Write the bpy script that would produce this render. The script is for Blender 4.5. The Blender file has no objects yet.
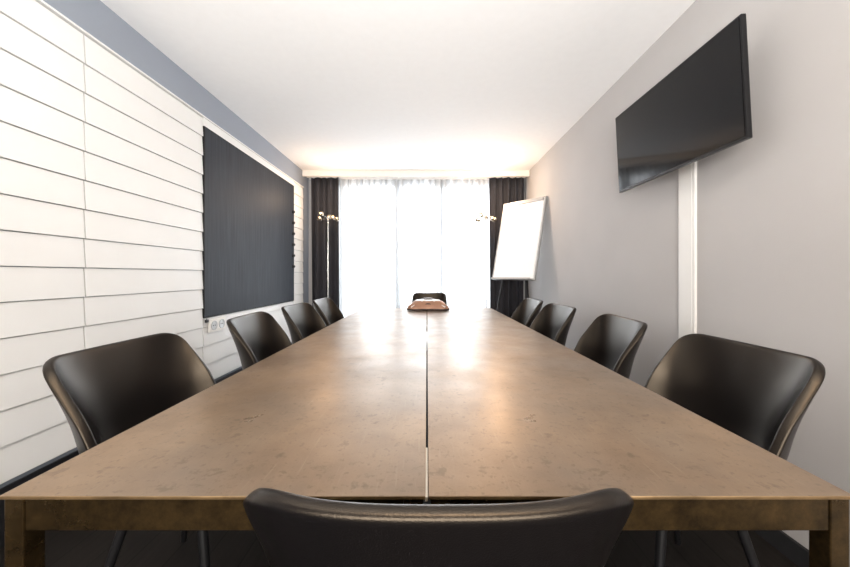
import bpy, bmesh, math, random
from mathutils import Vector, Matrix
random.seed(4)
C = bpy.context.scene.collection
sc = bpy.context.scene
sc.view_settings.view_transform = 'Standard'
PI = math.pi

# ---------------------------------------------------------------- materials
def mat(name):
    m = bpy.data.materials.new(name); m.use_nodes = True
    nt = m.node_tree; b = nt.nodes['Principled BSDF']
    return m, nt, b
def plain(name, col, rough=0.5, metal=0.0, noise=0.0, nscale=20, bump=0.0, bscale=200, spec=0.5, coat=0.0):
    m, nt, b = mat(name)
    b.inputs['Base Color'].default_value = (*col, 1)
    b.inputs['Roughness'].default_value = rough
    b.inputs['Metallic'].default_value = metal
    b.inputs['Specular IOR Level'].default_value = spec
    b.inputs['Coat Weight'].default_value = coat
    tc = nt.nodes.new('ShaderNodeTexCoord')
    n = nt.nodes.new('ShaderNodeTexNoise'); n.inputs['Scale'].default_value = nscale; n.inputs['Detail'].default_value = 5
    nt.links.new(tc.outputs['Object'], n.inputs['Vector'])
    r = nt.nodes.new('ShaderNodeValToRGB')
    r.color_ramp.elements[0].position = .3; r.color_ramp.elements[1].position = .7
    r.color_ramp.elements[0].color = tuple(c*(1-noise) for c in col)+(1,)
    r.color_ramp.elements[1].color = tuple(min(1, c*(1+noise)) for c in col)+(1,)
    nt.links.new(n.outputs['Fac'], r.inputs['Fac']); nt.links.new(r.outputs['Color'], b.inputs['Base Color'])
    if bump:
        n2 = nt.nodes.new('ShaderNodeTexNoise'); n2.inputs['Scale'].default_value = bscale
        nt.links.new(tc.outputs['Object'], n2.inputs['Vector'])
        bp = nt.nodes.new('ShaderNodeBump'); bp.inputs['Strength'].default_value = bump; bp.inputs['Distance'].default_value = .002
        nt.links.new(n2.outputs['Fac'], bp.inputs['Height']); nt.links.new(bp.outputs['Normal'], b.inputs['Normal'])
    return m

M = {}
M['ceiling'] = plain('ceiling_paint', (.85,.85,.85), .9, noise=.01, bump=.1, bscale=300)
M['wall'] = plain('blue_grey_wall_paint', (.26,.29,.34), .85, noise=.02, nscale=3, bump=.15, bscale=250)
M['wall_warm_lit'] = plain('warm_lit_wall_paint', (.43,.415,.41), .85, noise=.02, nscale=3, bump=.15, bscale=250)  # same paint as the left wall, warm light put into the colour
M['slat'] = plain('white_slat_paint', (.75,.75,.74), .45, noise=.01, nscale=8)
M['white'] = plain('white_plastic', (.84,.84,.83), .4, noise=.01)
M['cover'] = plain('cover_white', (.70,.69,.67), .45, noise=.01)
M['cream'] = plain('cream_paint', (.80,.76,.71), .6, noise=.02)
M['seam'] = plain('seam_strip', (.42,.39,.34), .5, noise=.1)
M['black'] = plain('black_plastic', (.012,.012,.014), .4, noise=.1)
M['skirting'] = plain('dark_skirting', (.02,.02,.022), .7, noise=.1, spec=.2)
M['blackmetal'] = plain('black_metal', (.008,.008,.009), .5, metal=.0, noise=.1, spec=.25)
M['chrome'] = plain('chrome', (.62,.60,.57), .2, metal=1, noise=.02)
M['shade'] = plain('warm_chrome', (.42,.35,.27), .22, metal=.9, noise=.05)
M['brass_edge'] = plain('worn_brass_edge', (.26,.17,.085), .38, metal=.8, noise=.4, nscale=18)
M['curtain'] = plain('charcoal_curtain', (.022,.022,.028), .85, noise=.15, nscale=60, bump=.3)
M['paper'] = plain('flip_paper', (.90,.90,.90), .6, noise=.005)
M['screen'] = plain('screen_glass', (.002,.002,.003), .06, noise=.0, spec=.30)
M['bezel'] = plain('tv_bezel', (.006,.006,.007), .3, noise=.05, spec=.3)
M['copper'] = plain('tan_metal', (.30,.16,.10), .35, metal=.3, noise=.1)
M['silver'] = plain('silver_plastic', (.62,.60,.58), .3, metal=.4, noise=.03)
M['grille'] = plain('brown_grille', (.05,.03,.024), .45, noise=.2)
M['socket'] = plain('socket_white', (.84,.82,.78), .35, noise=.01)
M['frame_al'] = plain('alu_frame', (.45,.45,.45), .4, metal=.5, noise=.03)
M['winframe'] = plain('window_frame_paint', (.24,.26,.29), .5, noise=.02)

# leather
m, nt, b = mat('black_leather'); M['leather'] = m
tc = nt.nodes.new('ShaderNodeTexCoord')
v = nt.nodes.new('ShaderNodeTexVoronoi'); v.inputs['Scale'].default_value = 480
n = nt.nodes.new('ShaderNodeTexNoise'); n.inputs['Scale'].default_value = 5; n.inputs['Detail'].default_value = 2
nt.links.new(tc.outputs['Object'], v.inputs['Vector']); nt.links.new(tc.outputs['Object'], n.inputs['Vector'])
r = nt.nodes.new('ShaderNodeValToRGB')
r.color_ramp.elements[0].color = (.003,.003,.004,1); r.color_ramp.elements[1].color = (.006,.005,.005,1)
nt.links.new(n.outputs['Fac'], r.inputs['Fac']); nt.links.new(r.outputs['Color'], b.inputs['Base Color'])
mr = nt.nodes.new('ShaderNodeMapRange'); mr.inputs['To Min'].default_value = .29; mr.inputs['To Max'].default_value = .32
nt.links.new(n.outputs['Fac'], mr.inputs['Value']); nt.links.new(mr.outputs['Result'], b.inputs['Roughness'])
b.inputs['Specular IOR Level'].default_value = .40
b.inputs['Specular Tint'].default_value = (1,.82,.62,1)  # gold tint put in to imitate warm ceiling reflections on the chair rims
bp = nt.nodes.new('ShaderNodeBump'); bp.inputs['Strength'].default_value = .22; bp.inputs['Distance'].default_value = .0006
nt.links.new(v.outputs['Distance'], bp.inputs['Height']); nt.links.new(bp.outputs['Normal'], b.inputs['Normal'])

def ramp(nt, src, p0, p1, c0, c1):
    r = nt.nodes.new('ShaderNodeValToRGB'); r.color_ramp.elements[0].position = p0; r.color_ramp.elements[1].position = p1
    r.color_ramp.elements[0].color = (*c0,1); r.color_ramp.elements[1].color = (*c1,1); nt.links.new(src, r.inputs['Fac']); return r.outputs['Color']
def mixc(nt, fac, a, bcol):
    mx = nt.nodes.new('ShaderNodeMix'); mx.data_type = 'RGBA'; nt.links.new(fac, mx.inputs['Factor']); nt.links.new(a, mx.inputs[6])
    mx.inputs[7].default_value = (*bcol,1); return mx.outputs[2]
def table_mat(name, c0, c1, r0, r1, metal, nsc, spots=True):
    m, nt, b = mat(name)
    tc = nt.nodes.new('ShaderNodeTexCoord')
    def noise(s, d=9, ro=.65, sc=(1,1,1)):
        mp = nt.nodes.new('ShaderNodeMapping'); mp.inputs['Scale'].default_value = sc; nt.links.new(tc.outputs['Object'], mp.inputs['Vector'])
        n = nt.nodes.new('ShaderNodeTexNoise'); n.inputs['Scale'].default_value = s; n.inputs['Detail'].default_value = d; n.inputs['Roughness'].default_value = ro
        nt.links.new(mp.outputs['Vector'], n.inputs['Vector']); return n.outputs['Fac']
    col = ramp(nt, noise(nsc,12,.75), .32, .70, c0, c1)
    if spots:
        col = mixc(nt, ramp(nt, noise(1.5,4,.6), .42,.68,(0,0,0),(.6,.6,.6)), col, (.18,.155,.13))
        col = mixc(nt, ramp(nt, noise(80,3,.7), .54,.70,(0,0,0),(.45,.45,.45)), col, (.085,.056,.034))
        col = mixc(nt, ramp(nt, noise(9,4,.6,(22,1,1)), .60,.72,(0,0,0),(.14,.14,.14)), col, (.42,.35,.26))
        vo = nt.nodes.new('ShaderNodeTexVoronoi'); vo.inputs['Scale'].default_value = 7.5; vo.inputs['Randomness'].default_value = 1
        nt.links.new(tc.outputs['Object'], vo.inputs['Vector'])
        col = mixc(nt, ramp(nt, vo.outputs['Distance'], .025,.050,(.3,.3,.3),(0,0,0)), col, (.56,.47,.37))
        col = mixc(nt, ramp(nt, noise(22,5,.6), .62,.67,(0,0,0),(.38,.38,.38)), col, tuple(c*.45 for c in c0))
    nt.links.new(col, b.inputs['Base Color'])
    mr = nt.nodes.new('ShaderNodeMapRange'); mr.inputs['From Min'].default_value=.3; mr.inputs['From Max'].default_value=.7
    mr.inputs['To Min'].default_value = r0; mr.inputs['To Max'].default_value = r1
    nt.links.new(noise(4,8), mr.inputs['Value']); nt.links.new(mr.outputs['Result'], b.inputs['Roughness'])
    b.inputs['Metallic'].default_value = metal
    return m
M['tabletop'] = table_mat('brown_patina_top', (.175,.115,.070), (.31,.216,.138), .27, .42, .48, 5)
M['steel'] = table_mat('raw_steel', (.026,.018,.010), (.14,.088,.036), .22, .42, .85, 18, False)

# board: vertical streaks
m, nt, b = mat('dark_board'); M['board'] = m
tc = nt.nodes.new('ShaderNodeTexCoord'); mp = nt.nodes.new('ShaderNodeMapping'); mp.inputs['Scale'].default_value = (1, 45, 1.0)
n = nt.nodes.new('ShaderNodeTexNoise'); n.inputs['Scale'].default_value = 2; n.inputs['Detail'].default_value = 7; n.inputs['Roughness'].default_value = .7
nt.links.new(tc.outputs['Object'], mp.inputs['Vector']); nt.links.new(mp.outputs['Vector'], n.inputs['Vector'])
r = nt.nodes.new('ShaderNodeValToRGB'); r.color_ramp.elements[0].position=.35; r.color_ramp.elements[1].position=.68
r.color_ramp.elements[0].color = (.011,.014,.020,1); r.color_ramp.elements[1].color = (.034,.040,.052,1)
nt.links.new(n.outputs['Fac'], r.inputs['Fac']); nt.links.new(r.outputs['Color'], b.inputs['Base Color']); b.inputs['Roughness'].default_value = .58
b.inputs['Specular IOR Level'].default_value = .24

# floor planks, under-table shade put into their near-black colour
m, nt, b = mat('floor_planks'); M['floor'] = m
tc = nt.nodes.new('ShaderNodeTexCoord'); mp = nt.nodes.new('ShaderNodeMapping'); mp.inputs['Rotation'].default_value = (0,0,PI/2)
br = nt.nodes.new('ShaderNodeTexBrick'); br.inputs['Scale'].default_value = 1; br.inputs['Brick Width'].default_value = 1.2; br.inputs['Row Height'].default_value = .14
br.inputs['Mortar Size'].default_value = .003; br.inputs['Color1'].default_value = (.020,.017,.015,1); br.inputs['Color2'].default_value = (.015,.013,.012,1); br.inputs['Mortar'].default_value = (.008,.007,.006,1)
nt.links.new(tc.outputs['Object'], mp.inputs['Vector']); nt.links.new(mp.outputs['Vector'], br.inputs['Vector'])
mp2 = nt.nodes.new('ShaderNodeMapping'); mp2.inputs['Scale'].default_value = (30, 1.5, 1)
n = nt.nodes.new('ShaderNodeTexNoise'); n.inputs['Scale'].default_value = 2; n.inputs['Detail'].default_value = 6
nt.links.new(tc.outputs['Object'], mp2.inputs['Vector']); nt.links.new(mp2.outputs['Vector'], n.inputs['Vector'])
mx = nt.nodes.new('ShaderNodeMix'); mx.data_type = 'RGBA'; mx.blend_type = 'MULTIPLY'; mx.inputs['Factor'].default_value = .6
nt.links.new(br.outputs['Color'], mx.inputs[6]); nt.links.new(n.outputs['Fac'], mx.inputs[7]); nt.links.new(mx.outputs[2], b.inputs['Base Color'])
b.inputs['Roughness'].default_value = .65; b.inputs['Specular IOR Level'].default_value = .12

# sheer
m, nt, b = mat('sheer_voile'); M['sheer'] = m
nt.nodes.remove(b)
out = nt.nodes['Material Output']
tr = nt.nodes.new('ShaderNodeBsdfTransparent'); tl = nt.nodes.new('ShaderNodeBsdfTranslucent'); df = nt.nodes.new('ShaderNodeBsdfDiffuse')
tl.inputs['Color'].default_value = (.58,.61,.63,1); df.inputs['Color'].default_value = (.80,.82,.84,1)
tc = nt.nodes.new('ShaderNodeTexCoord'); w = nt.nodes.new('ShaderNodeTexNoise'); w.inputs['Scale'].default_value = 120
nt.links.new(tc.outputs['Object'], w.inputs['Vector'])
mr = nt.nodes.new('ShaderNodeMapRange'); mr.inputs['To Min'].default_value = .90; mr.inputs['To Max'].default_value = .95
nt.links.new(w.outputs['Fac'], mr.inputs['Value'])
m1 = nt.nodes.new('ShaderNodeMixShader'); m1.inputs['Fac'].default_value = .5
nt.links.new(tl.outputs[0], m1.inputs[1]); nt.links.new(df.outputs[0], m1.inputs[2])
m2 = nt.nodes.new('ShaderNodeMixShader'); nt.links.new(mr.outputs['Result'], m2.inputs['Fac'])
nt.links.new(tr.outputs[0], m2.inputs[1]); nt.links.new(m1.outputs[0], m2.inputs[2])
nt.links.new(m2.outputs[0], out.inputs['Surface'])

m, nt, b = mat('warm_bulb'); M['bulb'] = m
b.inputs['Base Color'].default_value = (1,.8,.5,1); b.inputs['Emission Color'].default_value = (1,.74,.46,1); b.inputs['Emission Strength'].default_value = 10

# ---------------------------------------------------------------- mesh helpers
def box(bm, x0,x1,y0,y1,z0,z1, bev=0.0, mtx=None):
    t = bmesh.new(); bmesh.ops.create_cube(t, size=1)
    for v in t.verts:
        v.co = Vector(((x0+x1)/2+v.co.x*(x1-x0), (y0+y1)/2+v.co.y*(y1-y0), (z0+z1)/2+v.co.z*(z1-z0)))
    if bev: bmesh.ops.bevel(t, geom=t.edges[:], offset=bev, segments=2, profile=.6, affect='EDGES')
    merge(bm, t, mtx)
def merge(bm, t, mtx=None):
    if mtx is not None: bmesh.ops.transform(t, matrix=mtx, verts=t.verts)
    me = bpy.data.meshes.new('tmp'); t.to_mesh(me); t.free(); bm.from_mesh(me); bpy.data.meshes.remove(me)
def tube(bm, p0, p1, r0, r1=None, seg=16):
    if r1 is None: r1 = r0
    p0, p1 = Vector(p0), Vector(p1); d = p1-p0
    t = bmesh.new(); bmesh.ops.create_cone(t, cap_ends=True, segments=seg, radius1=r0, radius2=r1, depth=d.length)
    q = d.to_track_quat('Z','Y').to_matrix().to_4x4()
    merge(bm, t, Matrix.Translation((p0+p1)/2) @ q)
def lathe(bm, prof, seg=32, mtx=None):
    t = bmesh.new(); rings = []
    for (r, z) in prof:
        rings.append([t.verts.new((r*math.cos(2*PI*k/seg), r*math.sin(2*PI*k/seg), z)) for k in range(seg)])
    for a, bb in zip(rings, rings[1:]):
        for k in range(seg): t.faces.new((a[k], a[(k+1)%seg], bb[(k+1)%seg], bb[k]))
    if prof[0][0] > 1e-4: t.faces.new(rings[0][::-1])
    if prof[-1][0] > 1e-4: t.faces.new(rings[-1])
    bmesh.ops.remove_doubles(t, verts=t.verts, dist=1e-5)
    merge(bm, t, mtx)
def obj(name, bm, m, parent=None, smooth=False):
    bmesh.ops.recalc_face_normals(bm, faces=bm.faces[:])
    me = bpy.data.meshes.new(name); bm.to_mesh(me); bm.free()
    if smooth:
        for p in me.polygons: p.use_smooth = True
        me.set_sharp_from_angle(angle=math.radians(40))
    me.materials.append(M[m])
    o = bpy.data.objects.new(name, me); C.objects.link(o)
    if parent: o.parent = parent
    return o
def tag(o, label, cat, group=None):
    o['label'] = label; o['category'] = cat
    if group: o['group'] = group
    return o
def thing(name, label, cat, loc, rz=0, group=None):
    o = bpy.data.objects.new(name, None); C.objects.link(o); o.empty_display_size = .1
    o.location = loc; o.rotation_euler = (0,0,rz); return tag(o, label, cat, group)
def struct(name, boxes, m, bev=0, parent=None):
    bm = bmesh.new()
    for bx in boxes: box(bm, *bx, bev)
    o = obj(name, bm, m, parent)
    if not parent: o['kind'] = 'structure'
    return o
def dup(root, loc, rz, label):
    r = root.copy(); C.objects.link(r); r.location = loc; r.rotation_euler = (0,0,rz); r['label'] = label
    for ch in list(root.children):
        c = ch.copy(); C.objects.link(c); c.parent = r
        for g in ch.children:
            d = g.copy(); C.objects.link(d); d.parent = c
    return r

# ---------------------------------------------------------------- room
XL, XR, YB, YR, ZC = -1.69, 1.39, 4.72, -1.6, 2.50
struct('floor', [(XL-.1,XR+.1,YR-.1,YB+.2,-.1,0)], 'floor')
struct('ceiling', [(XL-.1,XR+.1,YR-.1,YB+.2,ZC,ZC+.1)], 'ceiling')
struct('wall_left', [(XL-.1,XL,YR,YB,0,ZC)], 'wall')
struct('wall_right', [(XR,XR+.1,YR,YB,0,ZC)], 'wall_warm_lit')
struct('wall_rear', [(XL-.1,XR+.1,YR-.1,YR,0,ZC)], 'wall_warm_lit')
WX0, WX1, WZ0, WZ1 = -1.28, .98, .12, 2.38
struct('wall_back', [(XL-.1,WX0,YB,YB+.2,0,ZC),(WX1,XR+.1,YB,YB+.2,0,ZC),(WX0,WX1,YB,YB+.2,0,WZ0),(WX0,WX1,YB,YB+.2,WZ1,ZC)], 'wall_warm_lit')
f = .07; fy = YB-.012
struct('window_1', [(WX0,WX0+f,fy,fy+.07,WZ0,WZ1),(WX1-f,WX1,fy,fy+.07,WZ0,WZ1),
    (WX0,WX1,fy,fy+.07,WZ0,WZ0+f),(WX0,WX1,fy,fy+.07,WZ1-f,WZ1),
    (-.47,-.34,fy,fy+.07,WZ0,WZ1),(.13,.26,fy,fy+.07,WZ0,WZ1)], 'winframe', .004)
struct('trim_8', [(XL,XR,YB-.24,YB-.215,2.42,ZC)], 'cream', .003)
struct('baseboard_right', [(XR-.014,XR,YR,YB,0,.08)], 'skirting', .003)
struct('baseboard_left', [(XL,XL+.012,YR,YB,0,.235)], 'black', .002)

# slatted cladding
H_S = (2.25-.26)/14
def cladding(name, y0, y1, i0=0, i1=14, gap=.0034, ztop=None):
    bm = bmesh.new()
    for i in range(i0,i1):
        a, c = .26+i*H_S+.0036, .26+(i+1)*H_S
        if ztop and i == i1-1: c = ztop
        x_top, x_bot = XL+.0185, XL+.027
        ya, yb = y0+gap, y1-gap
        pts = [(XL+.002,a),(x_bot,a),(x_bot+.0003,a+.002),(x_top,c),(XL+.002,c)]
        A = [bm.verts.new((x, ya, z)) for x, z in pts]; B = [bm.verts.new((x, yb, z)) for x, z in pts]
        bm.faces.new(A); bm.faces.new(B[::-1])
        for k in range(5): bm.faces.new((A[k], B[k], B[(k+1)%5], A[(k+1)%5]))
    o = obj(name, bm, 'slat'); o['kind'] = 'structure'
BY0, BY1, BZ0, BZ1 = 2.462, 4.12, .765, 2.185
cladding('trim_1', -.13, .745)
cladding('trim_2', .745, 1.61)
cladding('trim_3', 1.61, BY0-.001)
cladding('trim_4', BY1+.001, 4.45)
cladding('trim_5', BY0, BY1, 0, 4, ztop=BZ0-.012)
struct('trim_6', [(XL+.002,XL+.028,BY0,BY1,BZ1+.008,2.253)], 'slat', .002)
struct('trim_7', [(XL,XL+.032,-.13,4.45,2.256,2.266)], 'slat', .001)

# ---------------------------------------------------------------- wall board
t = thing('wall_board', 'large dark charcoal board with vertical grain, set into the white slatted wall', 'wall board', (XL+.002,(BY0+BY1)/2,BZ0))
hb = (BY1-BY0)/2; hh = BZ1-BZ0
bm = bmesh.new(); box(bm, 0,.030,-hb+.006,hb-.006,0,hh,.0015); obj('board_panel', bm, 'board', t)
bm = bmesh.new()
box(bm, 0,.031,-hb,-hb+.006,-.006,hh+.006,.001); box(bm, 0,.031,hb-.006,hb,-.006,hh+.006,.001); box(bm, 0,.031,-hb+.006,hb-.006,hh,hh+.006,.001); box(bm, 0,.031,-hb+.006,hb-.006,-.006,0,.001)
obj('edge_frame', bm, 'blackmetal', t)
mag = None
for i in range(6):
    z = 1.86-i*.135
    if mag is None:
        bm = bmesh.new(); tube(bm, (0,0,0),(.012,0,0),.024,.022,20); tube(bm,(.012,0,0),(.024,0,0),.015,.014,20)
        mag = obj('board_magnet', bm, 'black', None, True); o = mag
    else:
        o = mag.copy(); C.objects.link(o)
    o.location = (XL+.0325, 4.085, z)
    nm = ['topmost','second','third','fourth','fifth','lowest'][i]
    tag(o, nm+' black magnet in the column at the window end of the dark wall board', 'magnet', 'black magnets on the wall board')
t = thing('wall_socket', 'white double power socket under the near end of the dark wall board', 'power socket', (XL+.028,2.61,.640))
bm = bmesh.new(); box(bm, 0,.012,-.10,.10,0,.10,.003); obj('face_plate', bm, 'socket', t)
for s in (-1,1):
    bm = bmesh.new(); lathe(bm, [(.036,0),(.036,.004),(.029,.004),(.027,.001),(0,.001)], 24, Matrix.Translation((.012,s*.047,.05)) @ Matrix.Rotation(PI/2,4,'Y'))
    r_ = obj('socket_well', bm, 'frame_al', t, True)
    bm = bmesh.new()
    for q in (-1,1): tube(bm, (.0125,s*.047+q*.010,.05),(.0150,s*.047+q*.010,.05),.005,.005,8)
    obj('pin_hole', bm, 'black', r_)
bm = bmesh.new(); box(bm, 0,.014,-.014,.014,0,.022,.003); tube(bm,(.006,0,.02),(.006,0,.030),.003)
o = obj('cable_outlet', bm, 'black'); o.location = (XL+.028,2.485,.722); tag(o, 'small black cable outlet beside the white wall socket', 'cable outlet')

# ---------------------------------------------------------------- tables
TH = .74; Y0, Y1, TW = .508, 3.42, .66
def table(name, s, label):
    t = thing(name, label, 'table', (s*(TW/2+.0008), (Y0+Y1)/2, 0), 0, 'long steel tables')
    hw = TW/2-.0015; L = (Y1-Y0)/2
    bm = bmesh.new(); box(bm, -hw,hw,-L,L,TH-.006,TH,.0015); o = obj('tabletop', bm, 'tabletop', t)
    o.data.materials.append(M['brass_edge'])
    for p in o.data.polygons:
        if p.normal.z < .8: p.material_index = 1
    w, zt, zb, e = .030, TH-.0062, TH-.058, .004
    bm = bmesh.new()
    for yy in (-1,1):
        y = yy*(L-e-w/2); box(bm, -hw+e+w,hw-e-w,y-w/2+.002,y+w/2-.002,zb,zt,.002)
    for xx in (-1,1):
        x = xx*(hw-e-w/2); box(bm, x-w/2,x+w/2,-L+e+w,L-e-w,zb,zt,.002)
    for y in (-.7,0,.7): box(bm, -hw+e+w,hw-e-w,y-.015,y+.015,zb+.01,zt,.002)
    obj('frame', bm, 'steel', t)
    for xx in (-1,1):
        for yy in (-1,1):
            x = xx*(hw-e-w/2); y = yy*(L-e-w/2)
            bm = bmesh.new(); box(bm, x-w/2,x+w/2,y-w/2,y+w/2,0,zt,.002); obj('leg', bm, 'steel', t)
    if s < 0:
        bm = bmesh.new(); box(bm, hw-.0005,hw+.0035,-L+.003,-L+.150,TH-.010,TH-.0035,.0004); o = obj('floor_glimpse_strip', bm, 'seam', t); o['label'] = 'added pale strip in the near centre seam, standing for the bright floor below'  # added strip stands for bright floor glimpsed through the gap
    return t
table('conference_table', -1, 'long brown patinated metal table on the slatted wall side of the centre seam')
table('conference_table', 1, 'long brown patinated metal table on the television side of the centre seam')

# ---------------------------------------------------------------- chair
CP = [(.235,.412,.18,0.0),(.218,.438,.210,0.0),(.12,.452,.228,.02),(0,.443,.242,.05),(-.11,.44,.250,.095),(-.185,.475,.255,.135),
      (-.222,.55,.257,.150),(-.240,.64,.257,.130),(-.258,.72,.254,.095),(-.274,.785,.250,.065),(-.290,.845,.244,.050)]
def cr(t):
    n = len(CP)-1; s = min(max(t*n,0),n-1e-6); i = int(s); f = s-i
    P = [CP[max(i-1,0)],CP[i],CP[i+1],CP[min(i+2,n)]]
    if i == 0: P[0] = tuple(2*CP[0][k]-CP[1][k] for k in range(4))
    if i == n-1: P[3] = tuple(2*CP[n][k]-CP[n-1][k] for k in range(4))
    return [0.5*((2*P[1][k])+(-P[0][k]+P[2][k])*f+(2*P[0][k]-5*P[1][k]+4*P[2][k]-P[3][k])*f*f+(-P[0][k]+3*P[1][k]-3*P[2][k]+P[3][k])*f**3) for k in range(4)]
def shell():
    bm = bmesh.new(); NU, NV = 30, 34; g = []
    def trim(u, r, d):
        a = max(0,(abs(u)-(1-r))/r); return d*(1-math.sqrt(max(0,1-a*a)))
    for j in range(NV+1):
        row = []
        for i in range(NU+1):
            u = -1+2*i/NU; u = math.sin(u*PI/2*.86)/math.sin(PI/2*.86)
            t0 = trim(u,.35,.06); t1 = 1-trim(u,.38,.10)-.006*u*u
            t = t0+(t1-t0)*j/NV
            p = cr(t); a = cr(max(t-.01,0)); c = cr(min(t+.01,1))
            ty, tz = c[0]-a[0], c[1]-a[1]; l = math.hypot(ty,tz); ty/=l; tz/=l
            k = abs(u)**2.6*p[3]
            row.append(bm.verts.new((p[2]*math.sin(u*1.15)/math.sin(1.15), p[0]+tz*k, p[1]-ty*k)))
        g.append(row)
    for j in range(NV):
        for i in range(NU): bm.faces.new((g[j][i],g[j][i+1],g[j+1][i+1],g[j+1][i]))
    return bm
def make_chair(label):
    t = thing('bucket_chair', label, 'chair', (0,0,0), 0, 'black bucket chairs around the tables')
    o = obj('shell', shell(), 'leather', t)
    for p in o.data.polygons: p.use_smooth = True
    md = o.modifiers.new('thick','SOLIDIFY'); md.thickness = .023; md.offset = 0
    md = o.modifiers.new('sub','SUBSURF'); md.levels = 2; md.render_levels = 2
    bm = bmesh.new(); box(bm, -.13,.13,-.11,-.085,.405,.425,.003); box(bm, -.13,.13,.085,.11,.405,.425,.003)
    box(bm, -.13,-.105,-.11,.11,.405,.425,.003); box(bm, .105,.13,-.11,.11,.405,.425,.003); obj('underframe', bm, 'blackmetal', t)
    for sx in (-1,1):
        for sy in (-1,1):
            bm = bmesh.new(); tube(bm, (sx*.118,sy*.098,.415),(sx*.205,sy*.19,0),.015,.010,14); obj('leg', bm, 'blackmetal', t, True)
    return t
ch = make_chair('black leather bucket chair nearest the camera, its back to us at the near table end')
ch.location = (.016,.640,0); ch.rotation_euler = (0,0,0)
Ls = [(1.14,.80,0,'first black bucket chair from the camera along the white slatted wall, largest on that side'),
      (1.95,.79,4,'second black bucket chair from the camera on the slatted wall side'),
      (2.61,.785,-2,'third black bucket chair from the camera on the slatted wall side'),
      (3.24,.78,0,'farthest black bucket chair on the slatted wall side, beside the window end')]
Rs = [(1.125,.82,0,'first black bucket chair from the camera along the television wall, largest on that side'),
      (1.83,.815,-5,'second black bucket chair from the camera on the television side'),
      (2.55,.785,2,'third black bucket chair from the camera on the television side'),
      (3.20,.78,0,'farthest black bucket chair on the television side, in front of the flip chart')]
for y,x,a,l in Ls: dup(ch, (-x,y,0), -PI/2+math.radians(a), l)
for y,x,a,l in Rs: dup(ch, (x,y,0), PI/2+math.radians(a), l)
e_ = dup(ch, (.03,4.10,0), PI, 'small black bucket chair at the far table end, behind the conference phone')
e_.scale = (.86,.97,1.0)
ch.scale = (.96,.985,.985); ch.location = (.014,.636,0)

# ---------------------------------------------------------------- conference phone
t = thing('conference_phone', 'low silver and reddish brown conference phone lying on the far end of the table', 'phone', (.01,3.24,TH))
def lobed(bm, R, lays, amp, seg=72, rot=0):
    lay = []
    for (s, z) in lays:
        pts = []
        for k in range(seg):
            a = 2*PI*k/seg; rr = R*s*(1+amp*math.cos(3*(a-rot))+.05*math.cos(6*(a-rot)))
            pts.append(bm.verts.new((rr*math.cos(a), rr*math.sin(a), z)))
        lay.append(pts)
    for A,B in zip(lay,lay[1:]):
        for k in range(seg): bm.faces.new((A[k],A[(k+1)%seg],B[(k+1)%seg],B[k]))
    bm.faces.new(lay[0][::-1]); bm.faces.new(lay[-1])
RT = PI/2
bm = bmesh.new(); lobed(bm, .168, ((.97,.006),(1.0,.012),(1.0,.022)), .32, rot=RT); obj('base', bm, 'grille', t, True)
bm = bmesh.new(); lobed(bm, .166, ((1.0,.022),(.98,.034),(.84,.062),(.70,.088),(.60,.094)), .30, rot=RT); obj('body', bm, 'copper', t, True)
bm = bmesh.new(); lobed(bm, .100, ((1.0,.092),(1.0,.098),(.9,.102)), .26, rot=RT); obj('top_plate', bm, 'silver', t, True)
bm = bmesh.new(); lathe(bm, [(.050,.101),(.050,.110),(.042,.115),(.025,.117),(0,.118)], 32); obj('speaker_grille', bm, 'grille', t, True)
for k in range(3):
    a = RT+k*2*PI/3
    for s in (-1,1):
        bm = bmesh.new(); a1 = a+s*.5; a2 = a+s*.16
        tube(bm, (.097*math.cos(a1),.097*math.sin(a1),.090),(.208*math.cos(a2),.208*math.sin(a2),.036),.009,.007,10); obj('light_strip', bm, 'silver', t, True)
    bm = bmesh.new(); tube(bm,(.15*math.cos(a),.15*math.sin(a),0),(.15*math.cos(a),.15*math.sin(a),.008),.014,.014,14); obj('foot', bm, 'black', t)
bm = bmesh.new(); box(bm,-.040,.040,-.016,.016,-.003,.003,.001, Matrix.Translation((0,-.094,.072)) @ Matrix.Rotation(math.radians(50),4,'X')); obj('display', bm, 'grille', t)

# ---------------------------------------------------------------- television
t = thing('television', 'black flat screen television mounted on the grey wall above the white cable cover', 'television', (1.233,1.715,1.855))
TR = Matrix.Rotation(math.radians(-3.0),4,'Y')
W2, H2 = .430, .243
bm = bmesh.new(); box(bm,0,.022,-W2,W2,-H2,H2,.004,TR); obj('housing', bm, 'bezel', t)
bm = bmesh.new(); box(bm,-.002,.001,-W2+.008,W2-.008,-H2+.012,H2-.008,0,TR); obj('screen', bm, 'screen', t)
bm = bmesh.new(); box(bm,.020,.055,-.25,.25,-.17,.10,.008,TR); obj('rear_cover', bm, 'black', t)
bm = bmesh.new(); box(bm,.045,.140,-.10,.10,-.09,.09,.003); obj('wall_bracket', bm, 'blackmetal', t)

bm = bmesh.new(); box(bm, XR-.014,XR,1.70,1.81,0.08,1.755,.003); box(bm, XR-.016,XR-.012,1.717,1.793,.081,1.753,.0015)
tag(obj('cable_cover', bm, 'cover'), 'tall white cable cover running down the grey wall below the television', 'cable cover')

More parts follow.
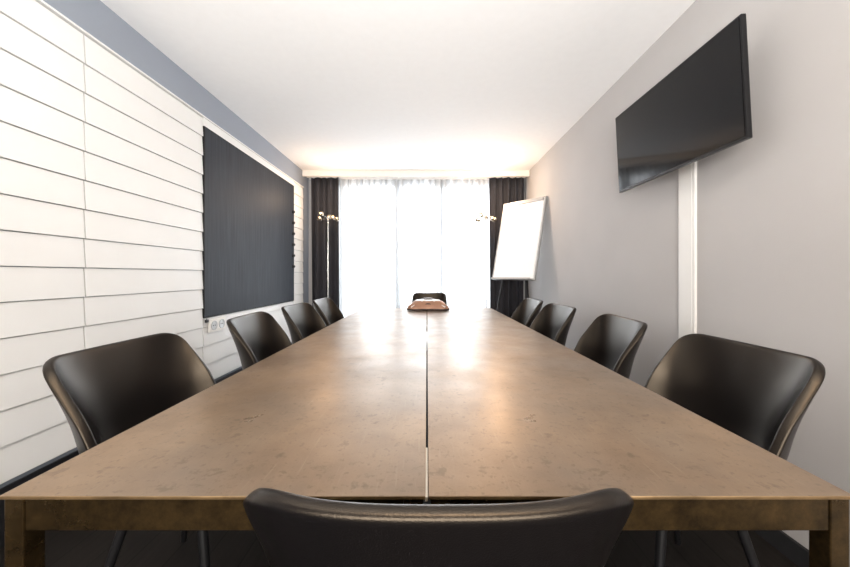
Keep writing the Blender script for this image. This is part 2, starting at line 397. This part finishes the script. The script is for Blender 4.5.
# ---------------------------------------------------------------- curtains
def curtain(name, x0, x1, y, z0, z1, amp, wl, m, label, cat, seed=0, nz=14):
    rnd = random.Random(seed); bm = bmesh.new(); n = int((x1-x0)/wl*14); g = []
    ph = [rnd.uniform(0,6.28) for _ in range(4)]
    for j in range(nz+1):
        f = j/nz; z = z0+(z1-z0)*f; row = []
        for i in range(n+1):
            x = x0+(x1-x0)*i/n; s = (x-x0)/wl*2*PI
            a = amp*(.75+.35*math.sin(s*.23+ph[0])*(1-.5*f))
            yy = y + a*math.sin(s+.5*math.sin(s*.31+ph[1])+.25*math.sin(3*f+ph[2])) + amp*.25*math.sin(2.1*s+ph[3])
            row.append(bm.verts.new((x+.3*amp*math.cos(s*.5+2*f),yy,z)))
        g.append(row)
    for j in range(nz):
        for i in range(n): bm.faces.new((g[j][i],g[j][i+1],g[j+1][i+1],g[j+1][i]))
    o = obj(name, bm, m)
    for p in o.data.polygons: p.use_smooth = True
    return tag(o, label, cat)
curtain('sheer_curtain', -1.26,.96, 4.652, .03,2.42, .030,.085,'sheer','sheer white curtain covering the bright window at the far end','curtain',1)
def dark(x0,x1,label,seed):
    o = curtain('blackout_curtain', x0,x1, 4.565,.02,2.42,.033,.095,'curtain',label,'curtain',seed)
    md = o.modifiers.new('t','SOLIDIFY'); md.thickness = .003
    o['group'] = 'dark curtains beside the window'
dark(-1.59,-1.215,'dark charcoal curtain at the slatted wall side of the window',3)
dark(.86,1.34,'dark charcoal curtain at the television side of the window, behind the flip chart',5)
bm = bmesh.new(); box(bm, XL+.03,XR-.03,4.557,4.573,2.425,2.44,.002); box(bm, XL+.03,XR-.03,4.642,4.658,2.425,2.44,.002)
for x in (-1.4,-.4,.5,1.2): box(bm, x-.01,x+.01,4.56,4.655,2.44,2.5,.001)
tag(obj('curtain_rail', bm, 'white'), 'white double curtain rail under the ceiling above the window', 'curtain rail')

# ---------------------------------------------------------------- floor lamps
def lamp(loc, rz, label):
    t = thing('floor_lamp', label, 'floor lamp', loc, rz, 'slim chrome floor lamps')
    bm = bmesh.new(); lathe(bm, [(.115,0),(.115,.008),(.10,.014),(.02,.022),(.010,.03)], 36); obj('base', bm, 'chrome', t, True)
    bm = bmesh.new(); tube(bm,(0,0,.02),(0,0,1.80),.006,.006); tube(bm,(0,0,1.785),(0,0,1.82),.011,.011); obj('pole', bm, 'chrome', t, True)
    for k in range(5):
        a = k*2*PI/5+.3; ca, sa = math.cos(a), math.sin(a); up = (.03 if k%2 else -.01)
        bm = bmesh.new(); tube(bm,(0,0,1.80),(ca*.090,sa*.090,1.80+up),.004,.004,10); obj('arm', bm, 'chrome', t, True)
        mt = Matrix.Translation((ca*.090,sa*.090,1.80+up)) @ Vector((ca,sa,.5)).to_track_quat('Z','Y').to_matrix().to_4x4() @ Matrix.Scale(.75,4)
        bm = bmesh.new(); lathe(bm, [(.010,-.008),(.020,.002),(.033,.022),(.038,.045),(.036,.062),(.034,.062),(.036,.045),(.031,.023),(.018,.005),(.0,.001)], 28, mt)
        h = obj('lamp_shade', bm, 'shade', t, True)
        bm = bmesh.new(); bmesh.ops.create_uvsphere(bm, u_segments=16, v_segments=10, radius=.014)
        bmesh.ops.transform(bm, matrix=mt @ Matrix.Translation((0,0,.05)), verts=bm.verts); obj('bulb', bm, 'bulb', h, True)
    return t
lamp((-1.265,4.22,0), math.radians(10), 'slim chrome floor lamp with small bulb cups by the slatted wall corner')
lamp((.77,4.30,0), math.radians(-8), 'slim chrome floor lamp with small bulb cups standing behind the flip chart')

# ---------------------------------------------------------------- flip chart
t = thing('flip_chart', 'white flip chart easel leaning beside the window, near the grey wall', 'flip chart', (1.0,3.87,0), math.radians(-50))
ang = math.atan2(.235,.94); LM = Matrix.Translation((0,0,1.035)) @ Matrix.Rotation(-ang,4,'X')
hw, bh = .290, .975
bm = bmesh.new(); box(bm,-hw,hw,0,.014,0,bh,.003,LM); obj('back_board', bm, 'white', t)
bm = bmesh.new()
for s in (-1,1): box(bm,s*hw-.007,s*hw+.007,-.006,.018,-.01,bh+.01,.003,LM)
box(bm,-hw,hw,-.006,.018,-.012,.005,.003,LM); box(bm,-hw,hw,-.006,.018,bh-.005,bh+.010,.003,LM); obj('edge_frame', bm, 'frame_al', t)
bm = bmesh.new(); box(bm,-hw+.015,hw-.015,-.012,-.001,.012,bh-.03,.001,LM); obj('paper_pad', bm, 'paper', t)
bm = bmesh.new(); box(bm,-hw+.015,hw-.015,-.026,-.004,bh-.045,bh-.015,.004,LM); obj('clamp_bar', bm, 'frame_al', t)
bm = bmesh.new(); box(bm,-hw+.02,hw-.02,-.06,-.004,-.018,-.010,.002,LM); box(bm,-hw+.02,hw-.02,-.062,-.058,-.018,.002,.001,LM); obj('marker_tray', bm, 'frame_al', t)
for s in (-1,1):
    bm = bmesh.new(); tube(bm,(s*.12,.082,1.22),(s*.16,.033,1.02),.013,.013); tube(bm,(s*.16,.033,1.02),(s*.27,-.12,0),.013,.010); obj('leg', bm, 'blackmetal', t, True)
bm = bmesh.new(); tube(bm,(0,.225,1.80),(0,.40,0),.012,.010); tube(bm,(0,.06,1.15),(0,.28,1.10),.006); obj('leg', bm, 'blackmetal', t, True)

# ---------------------------------------------------------------- lights
def area(name, loc, rot, sx, sy, e, col, spread=180):
    l = bpy.data.lights.new(name,'AREA'); l.shape='RECTANGLE'; l.size=sx; l.size_y=sy; l.energy=e; l.color=col; l.spread=math.radians(spread)
    o = bpy.data.objects.new(name,l); C.objects.link(o); o.location=loc; o.rotation_euler=rot; return o
area('daylight', (-.10,5.05,1.35), (-PI/2,0,0), 1.8,2.5, 245, (.97,.98,1))
area('rear_fill_light', (.1,-1.55,1.30), (PI/2,0,0), 2.2,1.0, 70, (1,.945,.88), 140)  # unseen soft fill added behind the camera to brighten the near room
area('ceiling_fill_light', (-.1,-.9,1.55), (PI-math.radians(50),0,0), 1.6,.5, 58, (1,.98,.96), 115)  # added fill aimed upward behind the camera, lifts the near ceiling
area('warm_overhead_fill', (.2,-.45,2.46), (math.radians(15),0,0), .9,.5, 27, (1,.76,.53))  # added warm fill overhead, for sheen on near chair and tabletop
def pt(loc,e):
    l = bpy.data.lights.new('lamp_light','POINT'); l.energy=e; l.color=(1,.68,.43); l.shadow_soft_size=.05
    o = bpy.data.objects.new('lamp_light',l); C.objects.link(o); o.location=loc
pt((-1.265,4.12,2.02),9); pt((.86,4.12,2.05),15)
w = bpy.data.worlds.new('World'); sc.world = w; w.use_nodes = True
w.node_tree.nodes['Background'].inputs[0].default_value = (.85,.93,1,1); w.node_tree.nodes['Background'].inputs[1].default_value = 1.0

# ---------------------------------------------------------------- camera
cd = bpy.data.cameras.new('camera'); cd.sensor_width = 36; cd.lens = 14.0; cd.shift_y = -8.5/850; cd.shift_x = -2/850; cd.clip_start=.02
cam = bpy.data.objects.new('camera', cd); C.objects.link(cam); cam.location = (0,0,1.08); cam.rotation_euler = (PI/2,0,0)
sc.camera = cam
